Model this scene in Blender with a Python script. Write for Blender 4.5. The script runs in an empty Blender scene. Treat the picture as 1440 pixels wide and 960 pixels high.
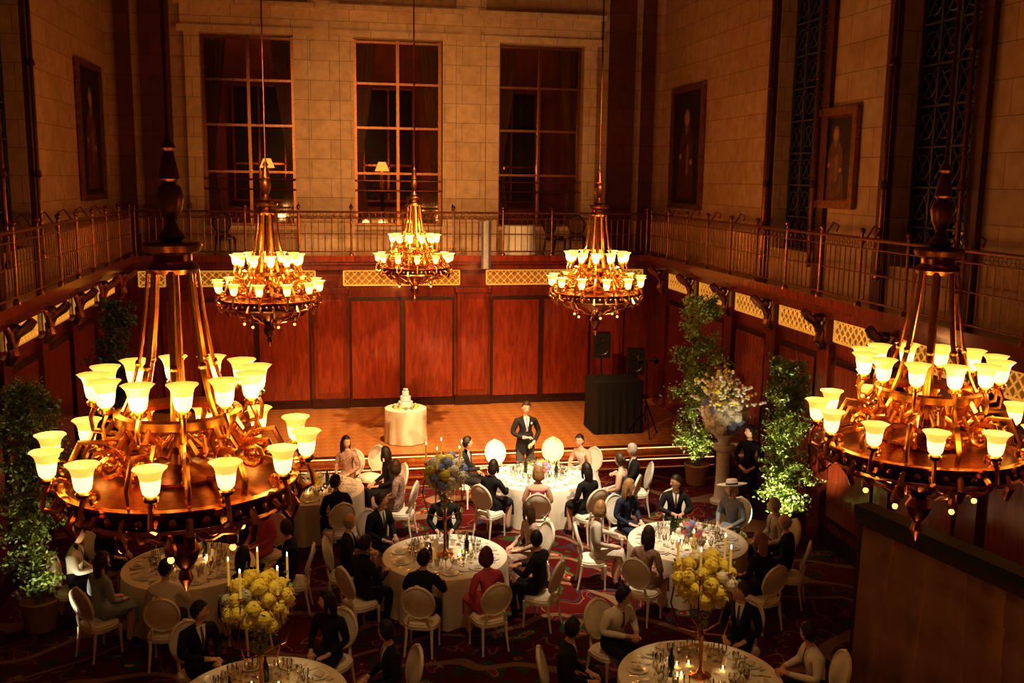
import bpy,math,random
from mathutils import Vector,Matrix,Euler
from mathutils.bvhtree import BVHTree
R=random.Random(11)
V=Vector
pi=math.pi
scene=bpy.context.scene
COL=scene.collection
# ------------------------------------------------------------------ materials
_mc={}
def pm(name,c,r=.5,m=0,n=.12,sc=8,b=0,e=0,ec=None,coat=0,c2=None,st=(1,1,1),tr=0,al=1):
    if name in _mc: return _mc[name]
    M=bpy.data.materials.new(name);M.use_nodes=True
    nt=M.node_tree;N=nt.nodes;L=nt.links;B=N['Principled BSDF']
    tc=N.new('ShaderNodeTexCoord');mp=N.new('ShaderNodeMapping');mp.inputs['Scale'].default_value=st
    no=N.new('ShaderNodeTexNoise');no.inputs['Scale'].default_value=sc;no.inputs['Detail'].default_value=4
    cr=N.new('ShaderNodeValToRGB')
    cr.color_ramp.elements[0].position=.3;cr.color_ramp.elements[1].position=.7
    a=[max(0,x*(1-n)) for x in c];d=[min(1,x*(1+n)) for x in (c2 or c)]
    cr.color_ramp.elements[0].color=(*a,1);cr.color_ramp.elements[1].color=(*d,1)
    L.new(tc.outputs['Object'],mp.inputs[0]);L.new(mp.outputs[0],no.inputs[0]);L.new(no.outputs[0],cr.inputs[0])
    L.new(cr.outputs[0],B.inputs['Base Color'])
    B.inputs['Roughness'].default_value=r;B.inputs['Metallic'].default_value=m
    B.inputs['Coat Weight'].default_value=coat;B.inputs['Coat Roughness'].default_value=.12
    B.inputs['Transmission Weight'].default_value=tr
    B.inputs['Alpha'].default_value=al
    if e:
        B.inputs['Emission Color'].default_value=(*(ec or c),1);B.inputs['Emission Strength'].default_value=e
    if b:
        bp=N.new('ShaderNodeBump');bp.inputs['Strength'].default_value=b;bp.inputs['Distance'].default_value=.02
        L.new(no.outputs[0],bp.inputs['Height']);L.new(bp.outputs[0],B.inputs['Normal'])
    _mc[name]=M;return M
def stone(name,c1,c2,mort):
    M=bpy.data.materials.new(name);M.use_nodes=True
    nt=M.node_tree;N=nt.nodes;L=nt.links;B=N['Principled BSDF']
    tc=N.new('ShaderNodeTexCoord');sp=N.new('ShaderNodeSeparateXYZ');ad=N.new('ShaderNodeMath');ad.operation='ADD';cb=N.new('ShaderNodeCombineXYZ')
    L.new(tc.outputs['Object'],sp.inputs[0]);L.new(sp.outputs[0],ad.inputs[0]);L.new(sp.outputs[1],ad.inputs[1])
    L.new(ad.outputs[0],cb.inputs[0]);L.new(sp.outputs[2],cb.inputs[1])
    br=N.new('ShaderNodeTexBrick');br.inputs['Scale'].default_value=1
    br.inputs['Brick Width'].default_value=.95;br.inputs['Row Height'].default_value=.48;br.inputs['Mortar Size'].default_value=.006
    br.inputs['Color1'].default_value=(*c1,1);br.inputs['Color2'].default_value=(*c2,1);br.inputs['Mortar'].default_value=(*mort,1)
    L.new(cb.outputs[0],br.inputs[0])
    no=N.new('ShaderNodeTexNoise');no.inputs['Scale'].default_value=5;no.inputs['Detail'].default_value=8;L.new(tc.outputs['Object'],no.inputs[0])
    mx=N.new('ShaderNodeMix');mx.data_type='RGBA';mx.blend_type='MULTIPLY';mx.inputs[0].default_value=.45
    cr=N.new('ShaderNodeValToRGB');cr.color_ramp.elements[0].position=.3;cr.color_ramp.elements[0].color=(.55,.45,.35,1);cr.color_ramp.elements[1].position=.62
    L.new(no.outputs[0],cr.inputs[0]);L.new(br.outputs[0],mx.inputs[6]);L.new(cr.outputs[0],mx.inputs[7]);L.new(mx.outputs[2],B.inputs['Base Color'])
    B.inputs['Roughness'].default_value=.6
    bp=N.new('ShaderNodeBump');bp.inputs['Strength'].default_value=.3;bp.inputs['Distance'].default_value=.01
    L.new(no.outputs[0],bp.inputs['Height']);L.new(bp.outputs[0],B.inputs['Normal'])
    return M
def wood(name,c1,c2,r=.25,axis='z'):
    M=bpy.data.materials.new(name);M.use_nodes=True
    nt=M.node_tree;N=nt.nodes;L=nt.links;B=N['Principled BSDF']
    tc=N.new('ShaderNodeTexCoord');mp=N.new('ShaderNodeMapping');mp.inputs['Scale'].default_value=(4,4,.6) if axis=='z' else (.6,.6,5)
    no=N.new('ShaderNodeTexNoise');no.inputs['Scale'].default_value=2.2;no.inputs['Detail'].default_value=7;no.inputs['Distortion'].default_value=1.2
    cr=N.new('ShaderNodeValToRGB');cr.color_ramp.elements[0].position=.3;cr.color_ramp.elements[1].position=.72
    cr.color_ramp.elements[0].color=(*c1,1);cr.color_ramp.elements[1].color=(*c2,1)
    L.new(tc.outputs['Object'],mp.inputs[0]);L.new(mp.outputs[0],no.inputs[0]);L.new(no.outputs[0],cr.inputs[0]);L.new(cr.outputs[0],B.inputs['Base Color'])
    B.inputs['Roughness'].default_value=r;B.inputs['Coat Weight'].default_value=.8;B.inputs['Coat Roughness'].default_value=.13
    return M
def carpet_mat():
    M=bpy.data.materials.new('axminster_carpet');M.use_nodes=True
    nt=M.node_tree;N=nt.nodes;L=nt.links;B=N['Principled BSDF']
    tc=N.new('ShaderNodeTexCoord')
    def warp(sc,f,src=None):
        n0=N.new('ShaderNodeTexNoise');n0.inputs['Scale'].default_value=sc;n0.inputs['Detail'].default_value=1
        L.new(tc.outputs['Object'],n0.inputs[0])
        va=N.new('ShaderNodeMix');va.data_type='RGBA';va.inputs[0].default_value=f
        L.new(tc.outputs['Object'],va.inputs[6]);L.new(n0.outputs[1],va.inputs[7]);return va.outputs[2]
    w1=warp(2.2,.5);vo=N.new('ShaderNodeTexVoronoi');vo.inputs['Scale'].default_value=2.3;L.new(w1,vo.inputs[0])
    c1=N.new('ShaderNodeValToRGB');c1.color_ramp.interpolation='CONSTANT'
    E=c1.color_ramp.elements;E[0].position=0;E[0].color=(.42,.27,.15,1);E[1].position=.09;E[1].color=(.22,.022,.02,1)
    for p,c in ((.17,(.3,.2,.11,1)),(.2,(.04,.075,.03,1)),(.3,(.09,.008,.008,1)),(.5,(.04,.045,.07,1)),(.55,(.11,.009,.009,1)),(.62,(.26,.17,.1,1)),(.64,(.12,.012,.01,1))):
        x=E.new(p);x.color=c
    L.new(vo.outputs['Distance'],c1.inputs[0])
    wv=N.new('ShaderNodeTexWave');wv.wave_type='RINGS';wv.rings_direction='SPHERICAL';wv.inputs['Scale'].default_value=.6;wv.inputs['Distortion'].default_value=20;wv.inputs['Detail'].default_value=1;wv.inputs['Detail Scale'].default_value=.8
    L.new(warp(.7,.6),wv.inputs[0])
    c2=N.new('ShaderNodeValToRGB');c2.color_ramp.interpolation='CONSTANT'
    E=c2.color_ramp.elements;E[0].position=0;E[0].color=(0,0,0,1);E[1].position=.95;E[1].color=(1,1,1,1)
    L.new(wv.outputs[0],c2.inputs[0])
    mx=N.new('ShaderNodeMix');mx.data_type='RGBA';mx.inputs[7].default_value=(.24,.14,.08,1)
    L.new(c2.outputs[0],mx.inputs[0]);L.new(c1.outputs[0],mx.inputs[6]);L.new(mx.outputs[2],B.inputs['Base Color'])
    B.inputs['Roughness'].default_value=.95;B.inputs['Specular IOR Level'].default_value=.1
    return M
def parquet_mat():
    M=bpy.data.materials.new('parquet');M.use_nodes=True
    nt=M.node_tree;N=nt.nodes;L=nt.links;B=N['Principled BSDF']
    tc=N.new('ShaderNodeTexCoord');ck=N.new('ShaderNodeTexChecker');ck.inputs['Scale'].default_value=4.5
    mp=N.new('ShaderNodeMapping');mp.inputs['Rotation'].default_value=(0,0,.785);L.new(tc.outputs['Object'],mp.inputs[0]);L.new(mp.outputs[0],ck.inputs[0])
    ck.inputs[1].default_value=(.62,.28,.09,1);ck.inputs[2].default_value=(.54,.23,.07,1)
    no=N.new('ShaderNodeTexNoise');no.inputs['Scale'].default_value=14;L.new(tc.outputs['Object'],no.inputs[0])
    mx=N.new('ShaderNodeMix');mx.data_type='RGBA';mx.blend_type='MULTIPLY';mx.inputs[0].default_value=.35
    L.new(ck.outputs[0],mx.inputs[6]);L.new(no.outputs[0],mx.inputs[7]);L.new(mx.outputs[2],B.inputs['Base Color'])
    B.inputs['Roughness'].default_value=.26
    return M
def glass_mat(name,col=(1,1,1),gl=.12):
    M=bpy.data.materials.new(name);M.use_nodes=True
    nt=M.node_tree;N=nt.nodes;L=nt.links;N.remove(N['Principled BSDF'])
    t=N.new('ShaderNodeBsdfTransparent');t.inputs[0].default_value=(*col,1)
    g=N.new('ShaderNodeBsdfGlossy');g.inputs['Roughness'].default_value=.05
    lw=N.new('ShaderNodeFresnel');lw.inputs[0].default_value=1.45
    a=N.new('ShaderNodeMath');a.operation='ADD';a.inputs[1].default_value=gl;L.new(lw.outputs[0],a.inputs[0])
    x=N.new('ShaderNodeMixShader');L.new(a.outputs[0],x.inputs[0]);L.new(t.outputs[0],x.inputs[1]);L.new(g.outputs[0],x.inputs[2])
    L.new(x.outputs[0],N['Material Output'].inputs[0]);return M
STONE=stone('limestone_blocks',(.56,.37,.2),(.48,.31,.165),(.22,.11,.05))
STONE_L=stone('limestone_light',(.78,.58,.36),(.7,.5,.3),(.3,.18,.1))
STONE_R=stone('marble_red_and_shade',(.15,.04,.022),(.11,.03,.018),(.06,.015,.01))  # red marble on side pilasters; in the back corners its darkness stands for shadow
MAHOG=wood('mahogany',(.11,.016,.006),(.22,.038,.014))
MAHOG_P=wood('mahogany_panel',(.15,.022,.009),(.3,.055,.02),.18)
DARKW=pm('dark_wood',(.04,.012,.007),.35,n=.3)
BRONZE=pm('bronze',(.3,.13,.05),.38,.9,n=.3,sc=20)
BRASS=pm('gilt_brass',(.8,.42,.11),.25,1,n=.15,sc=25)
BRASSD=pm('aged_brass',(.28,.11,.03),.3,1,n=.3,sc=25)
GOLD=pm('gilded_grille',(.85,.55,.14),.35,.7,n=.2,sc=10,e=.34,ec=(1,.5,.08))  # weak glow added to grille and backing, imitates gold that is lit
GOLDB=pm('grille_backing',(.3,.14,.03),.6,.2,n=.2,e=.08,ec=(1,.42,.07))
CARPET=carpet_mat();PARQ=parquet_mat()
CEIL=pm('plaster_ceiling',(.3,.24,.17),.8)
CLOTH=pm('ivory_tablecloth',(.88,.82,.7),.85,n=.04,sc=3)
CURT=pm('cream_curtain',(.8,.68,.4),.9,n=.1)
BLACK=pm('black_fabric',(.006,.006,.007),.8)
BLACKP=pm('black_plastic',(.012,.012,.013),.4)
CHAIRW=pm('cream_painted_wood',(.84,.78,.66),.35,n=.06)
CHAIRU=pm('cream_upholstery',(.88,.84,.74),.8,n=.05)
CHINA=pm('white_china',(.88,.87,.84),.15,n=.02)
SILV=pm('silver_cutlery',(.8,.78,.75),.2,1,n=.05)
GLASS=glass_mat('drinking_glass',(.97,.97,.97),.12)
PANE=glass_mat('window_pane',(.65,.55,.42),.04)
SHADE1=pm('lamp_shade_core',(1,.8,.5),.4,e=4.0,ec=(1,.58,.14),n=.02)
SHADE2=pm('lamp_shade_rim',(1,.7,.35),.4,e=1.15,ec=(1,.46,.08),n=.02)
BULB=pm('small_bulb',(1,.6,.3),.4,e=5,ec=(1,.3,.05),n=.02)
LEAF=pm('leaf_green',(.14,.26,.04),.45,n=.4,sc=3,c2=(.32,.42,.12))
LEAFD=pm('leaf_dark',(.08,.13,.035),.5,n=.4,sc=3)
BARK=pm('bark',(.2,.16,.12),.8,n=.3)
PETY=pm('petal_yellow',(.95,.8,.14),.7,n=.08,sc=20)
PETW=pm('petal_white',(.9,.88,.8),.7,n=.08,sc=20)
PETB=pm('petal_blue',(.3,.38,.75),.7,n=.2,sc=20)
PETP=pm('petal_pink',(.75,.25,.35),.7,n=.2,sc=20)
PETG=pm('petal_grey',(.55,.57,.42),.7,n=.2,sc=20)
CANDLE=pm('candle_wax',(.85,.65,.2),.5,n=.03,e=.2,ec=(1,.6,.1))
FLAME=pm('candle_flame',(1,.7,.3),.5,e=25,ec=(1,.55,.18),n=.02)
NIGHT=pm('night_outside',(.01,.012,.02),.9)
# ------------------------------------------------------------------ mesh builder
class MB:
    def __init__(s): s.v=[];s.f=[];s.m=[];s.mats=[]
    def mi(s,mat):
        if mat not in s.mats: s.mats.append(mat)
        return s.mats.index(mat)
    def add(s,vs,fs,mat,M=None):
        o=len(s.v);k=s.mi(mat)
        for p in vs: s.v.append(M@V(p) if M is not None else V(p))
        for f in fs: s.f.append([o+i for i in f]);s.m.append(k)
    def box(s,x0,x1,y0,y1,z0,z1,mat,M=None):
        vs=[(x0,y0,z0),(x1,y0,z0),(x1,y1,z0),(x0,y1,z0),(x0,y0,z1),(x1,y0,z1),(x1,y1,z1),(x0,y1,z1)]
        s.add(vs,[(0,3,2,1),(4,5,6,7),(0,1,5,4),(1,2,6,5),(2,3,7,6),(3,0,4,7)],mat,M)
    def lathe(s,prof,n,mat,M=None,cap=False,mod=None):
        vs=[];fs=[]
        for (r,z) in prof:
            for i in range(n):
                a=2*pi*i/n;rr=r*(mod(a,z) if mod else 1);vs.append((rr*math.cos(a),rr*math.sin(a),z))
        for j in range(len(prof)-1):
            for i in range(n):
                k=(i+1)%n;fs.append((j*n+i,j*n+k,(j+1)*n+k,(j+1)*n+i))
        if cap:
            fs.append(tuple(range(n))[::-1]);fs.append(tuple(range((len(prof)-1)*n,len(prof)*n)))
        s.add(vs,fs,mat,M)
    def tube(s,pts,rad,n,mat,M=None,side=None,closed=False):
        pts=[V(p) for p in pts];L=len(pts)
        if not isinstance(rad,(list,tuple)): rad=[rad]*L
        vs=[];fs=[];prev=V(side) if side else None
        for i,p in enumerate(pts):
            if closed: d=pts[(i+1)%L]-pts[i-1]
            else: d=pts[min(i+1,L-1)]-pts[max(i-1,0)]
            if d.length<1e-9: d=V((0,0,1))
            d.normalize()
            if prev is None: prev=d.orthogonal().normalized()
            sd=prev-d*prev.dot(d)
            if sd.length<1e-5: sd=d.orthogonal()
            sd.normalize()
            if not side: prev=sd
            up=d.cross(sd);r=rad[i]
            ra,rb=(r if isinstance(r,(list,tuple)) else (r,r))
            for k in range(n):
                a=2*pi*k/n;vs.append(p+sd*(math.cos(a)*ra)+up*(math.sin(a)*rb))
        for j in range(L if closed else L-1):
            j2=(j+1)%L
            for i in range(n):
                k=(i+1)%n;fs.append((j*n+i,j*n+k,j2*n+k,j2*n+i))
        if not closed:
            fs.append(tuple(range(n))[::-1]);fs.append(tuple(range((L-1)*n,L*n)))
        s.add(vs,fs,mat,M)
    def ball(s,c,r,mat,nu=12,nv=8,M=None,f=None):
        if not isinstance(r,(list,tuple)): r=(r,r,r)
        vs=[];fs=[]
        for j in range(nv+1):
            t=pi*j/nv
            for i in range(nu):
                a=2*pi*i/nu;p=V((r[0]*math.sin(t)*math.cos(a),r[1]*math.sin(t)*math.sin(a),r[2]*math.cos(t)))
                if f:p=f(p)
                vs.append(p+V(c))
        for j in range(nv):
            for i in range(nu):
                k=(i+1)%nu;fs.append((j*nu+i,(j+1)*nu+i,(j+1)*nu+k,j*nu+k))
        s.add(vs,fs,mat,M)
    def mesh(s,name,smooth=True):
        me=bpy.data.meshes.new(name);me.from_pydata([tuple(v) for v in s.v],[],s.f)
        for m in s.mats: me.materials.append(m)
        me.polygons.foreach_set('material_index',s.m)
        me.polygons.foreach_set('use_smooth',[smooth]*len(s.f));me.update()
        if smooth:
            try: me.set_sharp_from_angle(angle=math.radians(40))
            except Exception: pass
        return me
    def obj(s,name,smooth=True,loc=(0,0,0),rz=0,parent=None):
        return inst(name,s.mesh(name,smooth),loc,rz,parent)
def inst(name,me,loc=(0,0,0),rz=0,parent=None,sc=1):
    o=bpy.data.objects.new(name,me);COL.objects.link(o);o.location=loc;o.rotation_euler=(0,0,rz);o.scale=(sc,sc,sc)
    if parent: o.parent=parent
    return o
def empty(name,loc=(0,0,0),rz=0):
    o=bpy.data.objects.new(name,None);COL.objects.link(o);o.location=loc;o.rotation_euler=(0,0,rz);o.empty_display_size=.2;return o
def light(name,kind,loc,power,col,size=.1,target=None,angle=40,blend=.5,parent=None):
    l=bpy.data.lights.new(name,kind);l.energy=power;l.color=col
    if kind in('POINT','SPOT'): l.shadow_soft_size=size
    if kind=='AREA': l.size=size
    o=bpy.data.objects.new(name,l);COL.objects.link(o);o.location=loc
    if kind=='SPOT': l.spot_size=math.radians(angle);l.spot_blend=blend
    if target is not None: o.rotation_euler=(V(target)-V(loc)).to_track_quat('-Z','Y').to_euler()
    if parent:o.parent=parent
    return o
# ------------------------------------------------------------------ room
XL,XR,YB,YN,ZC=-5.1,8.9,26.0,-2.0,12.0
CX=1.9;DK=4.36
def room():
    b=MB();b.box(XL-.5,XR+.5,YN-.3,YB+4.5,-.2,0,CARPET);b.obj('floor',False)
    b=MB();b.box(XL-.5,XR+.5,YN-.3,YB+4.5,ZC,ZC+.2,CEIL);b.obj('ceiling',False)
    b=MB();b.box(XL-.5,XR+.5,YN-.3,YN,0,ZC,STONE);b.obj('wall_front',False)
    # back wall
    b=MB();cs=[CX-3.7,CX,CX+3.7];hw=1.12;zb,zt=5.05,9.7
    edges=[XL]+[e for c in cs for e in(c-hw,c+hw)]+[XR]
    for i in range(0,8,2): b.box(edges[i],edges[i+1],YB,YB+.5,DK-.2,ZC,STONE)
    for c in cs:
        b.box(c-hw,c+hw,YB,YB+.5,DK-.2,zb,STONE);b.box(c-hw,c+hw,YB,YB+.5,zt,ZC,STONE)
    b.obj('wall_back',False)
    b=MB();q0=zt+.01
    for c in cs: # surrounds
        for sgn in(-1,1):
            b.box(c+sgn*(hw+.17)-.17,c+sgn*(hw+.17)+.17,YB-.1,YB,DK,zt+.15,STONE_L)
        b.box(c-hw-.5,c+hw+.5,YB-.14,YB,q0,q0+.16,STONE_L);b.box(c-hw-.42,c+hw+.42,YB-.09,YB,q0+.16,q0+.64,STONE_L)
        b.box(c-hw-.55,c+hw+.55,YB-.2,YB,q0+.64,q0+.76,STONE_L);b.box(c-hw-.2,c+hw+.2,YB-.12,YB,4.95,5.05,STONE_L)
    for c in (CX-1.85,CX+1.85):
        b.box(c-.38,c+.38,YB-.07,YB,DK,ZC,STONE_L)
    b.obj('trim_window_surrounds',False)
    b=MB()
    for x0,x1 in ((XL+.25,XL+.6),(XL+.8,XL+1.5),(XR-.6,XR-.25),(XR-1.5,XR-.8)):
        b.box(x0,x1,YB-.1,YB,DK,ZC,STONE_R)  # wide dark red strips, wall shadow beside the lit piers put into the colour
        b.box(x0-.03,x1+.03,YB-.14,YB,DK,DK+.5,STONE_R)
    b.obj('trim_corner_shade_pilasters',False)
    # windows back
    for wi,c in enumerate(cs):
        b=MB();y=YB+.3
        for x in(c-hw,c-.04,c+hw-.08): b.box(x,x+.08,y-.05,y+.03,zb,zt,BRONZE)
        b.box(c-.02,c+.02,y-.1,y-.05,zb,zt,BRASSD)
        for z in(zb,6.35,7.5,8.6,zt-.08): b.box(c-hw,c+hw,y-.04,y+.02,z,z+.06,BRONZE)
        b.box(c-hw,c+hw,y,y+.01,zb,zt,PANE)
        for z in(5.95,6.2): b.tube([(c-hw,YB+.02,z),(c+hw,YB+.02,z)],.018,6,BRASSD)
        b.obj('window_%d'%(wi+1),False)
        b=MB() # curtains
        for sg in(-1,1):
            n=26;vs=[];fs=[]
            for j,(z,w) in enumerate(((zt-.05,.55),(8.3,.42),(6.9,.22),(6.6,.2),(5.1,.36))):
                for i in range(n+1):
                    t=i/n;vs.append((c+sg*(hw-.03-t*w),y+.22+.05*math.sin(t*30),z))
            for j in range(4):
                for i in range(n): fs.append((j*(n+1)+i,j*(n+1)+i+1,(j+1)*(n+1)+i+1,(j+1)*(n+1)+i))
            b.add(vs,fs,CURT)
        b.obj('curtain_pair')
    # anteroom behind windows
    b=MB();W=pm('anteroom_wall',(.2,.075,.032),.7,n=.3,sc=2)
    b.box(XL-.5,XR+.5,YB+4.3,YB+4.5,0,ZC,W);b.box(XL-.5,XL-.3,YB+.5,YB+4.5,0,ZC,W);b.box(XR+.3,XR+.5,YB+.5,YB+4.5,0,ZC,W)
    b.obj('wall_anteroom',False)
    b=MB();b.box(XL-.4,XR+.4,YB+.5,YB+4.3,DK,DK+.1,DARKW);b.obj('anteroom_floor',False)
    for wi,c in enumerate(cs):
        b=MB();b.box(c-.7,c+.7,YB+4.2,YB+4.3,5.6,8.8,NIGHT)
        for x in(-.75,-.03,.7): b.box(c+x,c+x+.06,YB+4.12,YB+4.22,5.6,8.8,BRONZE)
        for z in(5.55,6.6,7.7,8.8): b.box(c-.75,c+.75,YB+4.12,YB+4.22,z,z+.06,BRONZE)
        b.obj('window_%d'%(wi+4),False)
    for x,z in((CX-3.4,6.55),(CX-.3,6.5),(CX+2.95,6.6)):
        e=empty('table_lamp',(x,YB+2.2,DK+.1));h=z-DK-.1
        b=MB();b.lathe([(.12,h-.6),(.05,h-.55),(.07,h-.35),(.03,h-.2),(.02,h)],12,BRASS);b.obj('lamp_base',parent=e)
        b=MB();b.lathe([(.2,h-.05),(.1,h+.2)],16,pm('lampshade_fabric',(1,.6,.25),.6,e=4,ec=(1,.42,.1),n=.02));b.obj('lamp_shade',parent=e)
        b=MB();b.lathe([(.3,h-.6),(.3,h-.64),(.05,h-.66),(.05,.05),(.2,0)],16,DARKW);b.obj('lamp_table',parent=e)
        light('lamp_glow','POINT',(0,.9,h-.1),75,(1,.42,.12),.05,parent=e)
    # side walls
    wc=[18.0,13.65,9.3,4.95,.6];hh=.98;sb,stp=5.0,11.2
    wn=7
    for nm,x0,x1,sg in(('left',XL-.5,XL,1),('right',XR,XR+.5,-1)):
        b=MB();ed=[YN]+[e for c in reversed(wc) for e in(c-hh,c+hh)]+[YB+.5]
        for i in range(0,len(ed),2): b.box(x0,x1,ed[i],ed[i+1],0,ZC,STONE)
        for c in wc: b.box(x0,x1,c-hh,c+hh,0,sb,STONE);b.box(x0,x1,c-hh,c+hh,stp,ZC,STONE)
        b.obj('wall_'+nm,False)
        xi=x1 if sg==1 else x0
        b=MB()
        for c in wc:
            for s2 in(-1,1):
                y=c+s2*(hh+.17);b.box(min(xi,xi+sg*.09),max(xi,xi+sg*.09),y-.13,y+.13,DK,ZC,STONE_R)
                b.tube([(xi+sg*.16,c+s2*(hh+.02),DK+.4),(xi+sg*.16,c+s2*(hh+.02),11.9)],.035,8,BRASSD)
                for z in(DK+.4,6.2,8.1,10): b.lathe([(.03,0),(.065,.03),(.06,.1),(.03,.16)],8,BRASSD,Matrix.Translation((xi+sg*.16,c+s2*(hh+.02),z)))
        b.obj('trim_pilasters_'+nm,False)
        for c in wc:
            b=MB();xp=xi-sg*.36
            b.box(min(xp,xp-sg*.02),max(xp,xp-sg*.02),c-hh,c+hh,sb,stp,pm('dark_pane',(.012,.012,.018),.12,n=.1))
            xf=xp+sg*.04
            TR=pm('tracery_metal',(.1,.09,.08),.5,.3)
            for k in range(5):
                y=c-hh+.02+k*(2*hh-.04)/4;b.box(xf-.02,xf+.02,y-.02,y+.02,sb,stp,TR)
            z=sb
            while z<stp:
                b.box(xf-.02,xf+.02,c-hh,c+hh,z-.015,z+.015,TR)
                for k in range(4):
                    y=c-hh+.02+(k+.5)*(2*hh-.04)/4
                    b.tube([(xf,y+.19*math.cos(a*pi/6),z+.31+.19*math.sin(a*pi/6)) for a in range(12)],.012,4,TR,closed=True)
                    b.tube([(xf,y-.22,z+.02),(xf,y+.22,z+.6)],.01,4,TR);b.tube([(xf,y+.22,z+.02),(xf,y-.22,z+.6)],.01,4,TR)
                z+=.62
            b.obj('window_%d'%wn,False);wn+=1
    # wainscot back
    yw=25.1
    b=MB();b.box(XL+.02,XR-.02,yw,YB-.02,.0,DK-.2,MAHOG);b.obj('wainscot_back',False)
    b=MB()
    for c in(CX-3.6,CX,CX+3.6,):
        for s2 in(-1,1):
            pc=c+s2*.67
            b.box(pc-.66,pc+.66,yw-.03,yw,.62,3.32,DARKW)
            b.box(pc-.6,pc+.6,yw-.06,yw-.03,.72,3.22,MAHOG_P)
    for c in(CX-5.4,CX-1.8,CX+1.8,CX+5.4):
        b.box(c-.4,c+.4,yw-.1,yw,.5,3.55,MAHOG);b.box(c-.46,c+.46,yw-.14,yw,.5,.75,DARKW);b.box(c-.45,c+.45,yw-.14,yw,3.42,3.55,MAHOG)
        b.box(c-.3,c+.3,yw-.115,yw-.1,.9,3.25,MAHOG_P)
    b.box(XL+.45,XR-.45,yw-.07,yw,.5,.62,DARKW)
    b.obj('wainscot_panels_back',False)
    for nm,xw,sg in(('left',XL+.3,1),('right',XR-.3,-1)):
        b=MB();b.box(min(xw,xw-sg*.27),max(xw,xw-sg*.27),YN+.02,yw-.01,0,DK-.2,MAHOG)
        y=24.2
        while y>YN+1:
            for k,(a0,a1,mt,pr) in enumerate(((-.2,.2,MAHOG,.1),)):
                b.box(min(xw,xw+sg*pr),max(xw,xw+sg*pr),y+a0,y+a1,0,3.55,mt)
            pc=y-1.05
            b.box(min(xw,xw+sg*.03),max(xw,xw+sg*.03),pc-.76,pc+.76,.45,3.32,DARKW)
            b.box(min(xw,xw+sg*.06),max(xw,xw+sg*.06),pc-.68,pc+.68,.55,3.22,MAHOG_P)
            y-=2.1
        b.box(min(xw,xw+sg*.05),max(xw,xw+sg*.05),YN+.02,yw-.01,0,.3,DARKW)
        b.obj('wainscot_'+nm,False)
    # frieze grilles
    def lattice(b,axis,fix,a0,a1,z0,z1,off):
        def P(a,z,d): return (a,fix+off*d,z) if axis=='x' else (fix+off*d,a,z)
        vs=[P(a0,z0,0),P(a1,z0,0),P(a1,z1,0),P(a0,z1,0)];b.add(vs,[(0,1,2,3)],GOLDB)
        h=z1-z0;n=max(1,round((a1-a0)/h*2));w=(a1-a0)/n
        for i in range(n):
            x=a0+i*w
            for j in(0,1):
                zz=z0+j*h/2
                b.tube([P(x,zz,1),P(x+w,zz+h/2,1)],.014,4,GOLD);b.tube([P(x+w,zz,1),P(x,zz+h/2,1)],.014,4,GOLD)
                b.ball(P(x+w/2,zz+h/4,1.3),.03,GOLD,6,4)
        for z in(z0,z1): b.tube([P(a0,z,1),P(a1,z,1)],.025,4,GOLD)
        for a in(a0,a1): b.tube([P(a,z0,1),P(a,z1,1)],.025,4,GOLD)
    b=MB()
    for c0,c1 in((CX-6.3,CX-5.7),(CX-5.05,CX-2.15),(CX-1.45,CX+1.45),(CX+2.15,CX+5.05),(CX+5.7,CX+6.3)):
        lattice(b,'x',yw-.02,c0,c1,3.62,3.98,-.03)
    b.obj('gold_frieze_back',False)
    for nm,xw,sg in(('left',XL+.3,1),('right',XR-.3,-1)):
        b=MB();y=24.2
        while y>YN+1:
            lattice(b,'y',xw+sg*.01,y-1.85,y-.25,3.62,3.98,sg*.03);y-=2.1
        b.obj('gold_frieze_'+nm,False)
        b=MB();y=24.2
        for k in range(12):
            yy=y-2.1*k
            pts=[(xw+sg*.06,yy,3.5),(xw+sg*.12,yy,3.48),(xw+sg*.2,yy,3.6),(xw+sg*.17,yy,3.75),(xw+sg*.26,yy,3.9),(xw+sg*.42,yy,4.02),(xw+sg*.5,yy,4.12)]
            b.tube(pts,[.05,.08,.09,.07,.07,.08,.07],8,BRONZE)
            b.ball((xw+sg*.24,yy,3.98),(.09,.11,.09),BRONZE,8,6)
            for s2 in(-1,1): b.tube([(xw+sg*.2,yy+s2*.05,3.7),(xw+sg*.22,yy+s2*.2,3.92),(xw+sg*.15,yy+s2*.24,4.08)],[(.05,.02),(.07,.02),(.03,.01)],6,BRASSD)
        b.obj('bracket_consoles_'+nm)
    # gallery decks
    b=MB();b.box(XL,XR,24.7,YB,DK-.2,DK,MAHOG);b.box(XL,XR,24.62,24.72,DK-.12,DK+.03,MAHOG_P);b.box(XL,XR,24.8,yw,4.02,DK-.2,MAHOG);b.obj('gallery_floor_back',False)
    b=MB();b.box(XL,-4.5,YN,24.7,DK-.2,DK,MAHOG);b.box(-4.52,-4.42,YN,24.66,DK-.12,DK+.03,MAHOG_P);b.box(XL+.3,-4.6,YN,24.7,4.02,DK-.2,MAHOG);b.obj('gallery_floor_left',False)
    b=MB();b.box(8.3,XR,YN,24.7,DK-.2,DK,MAHOG);b.box(8.22,8.32,YN,24.66,DK-.12,DK+.03,MAHOG_P);b.box(8.4,XR-.3,YN,24.7,4.02,DK-.2,MAHOG);b.obj('gallery_floor_right',False)
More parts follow.
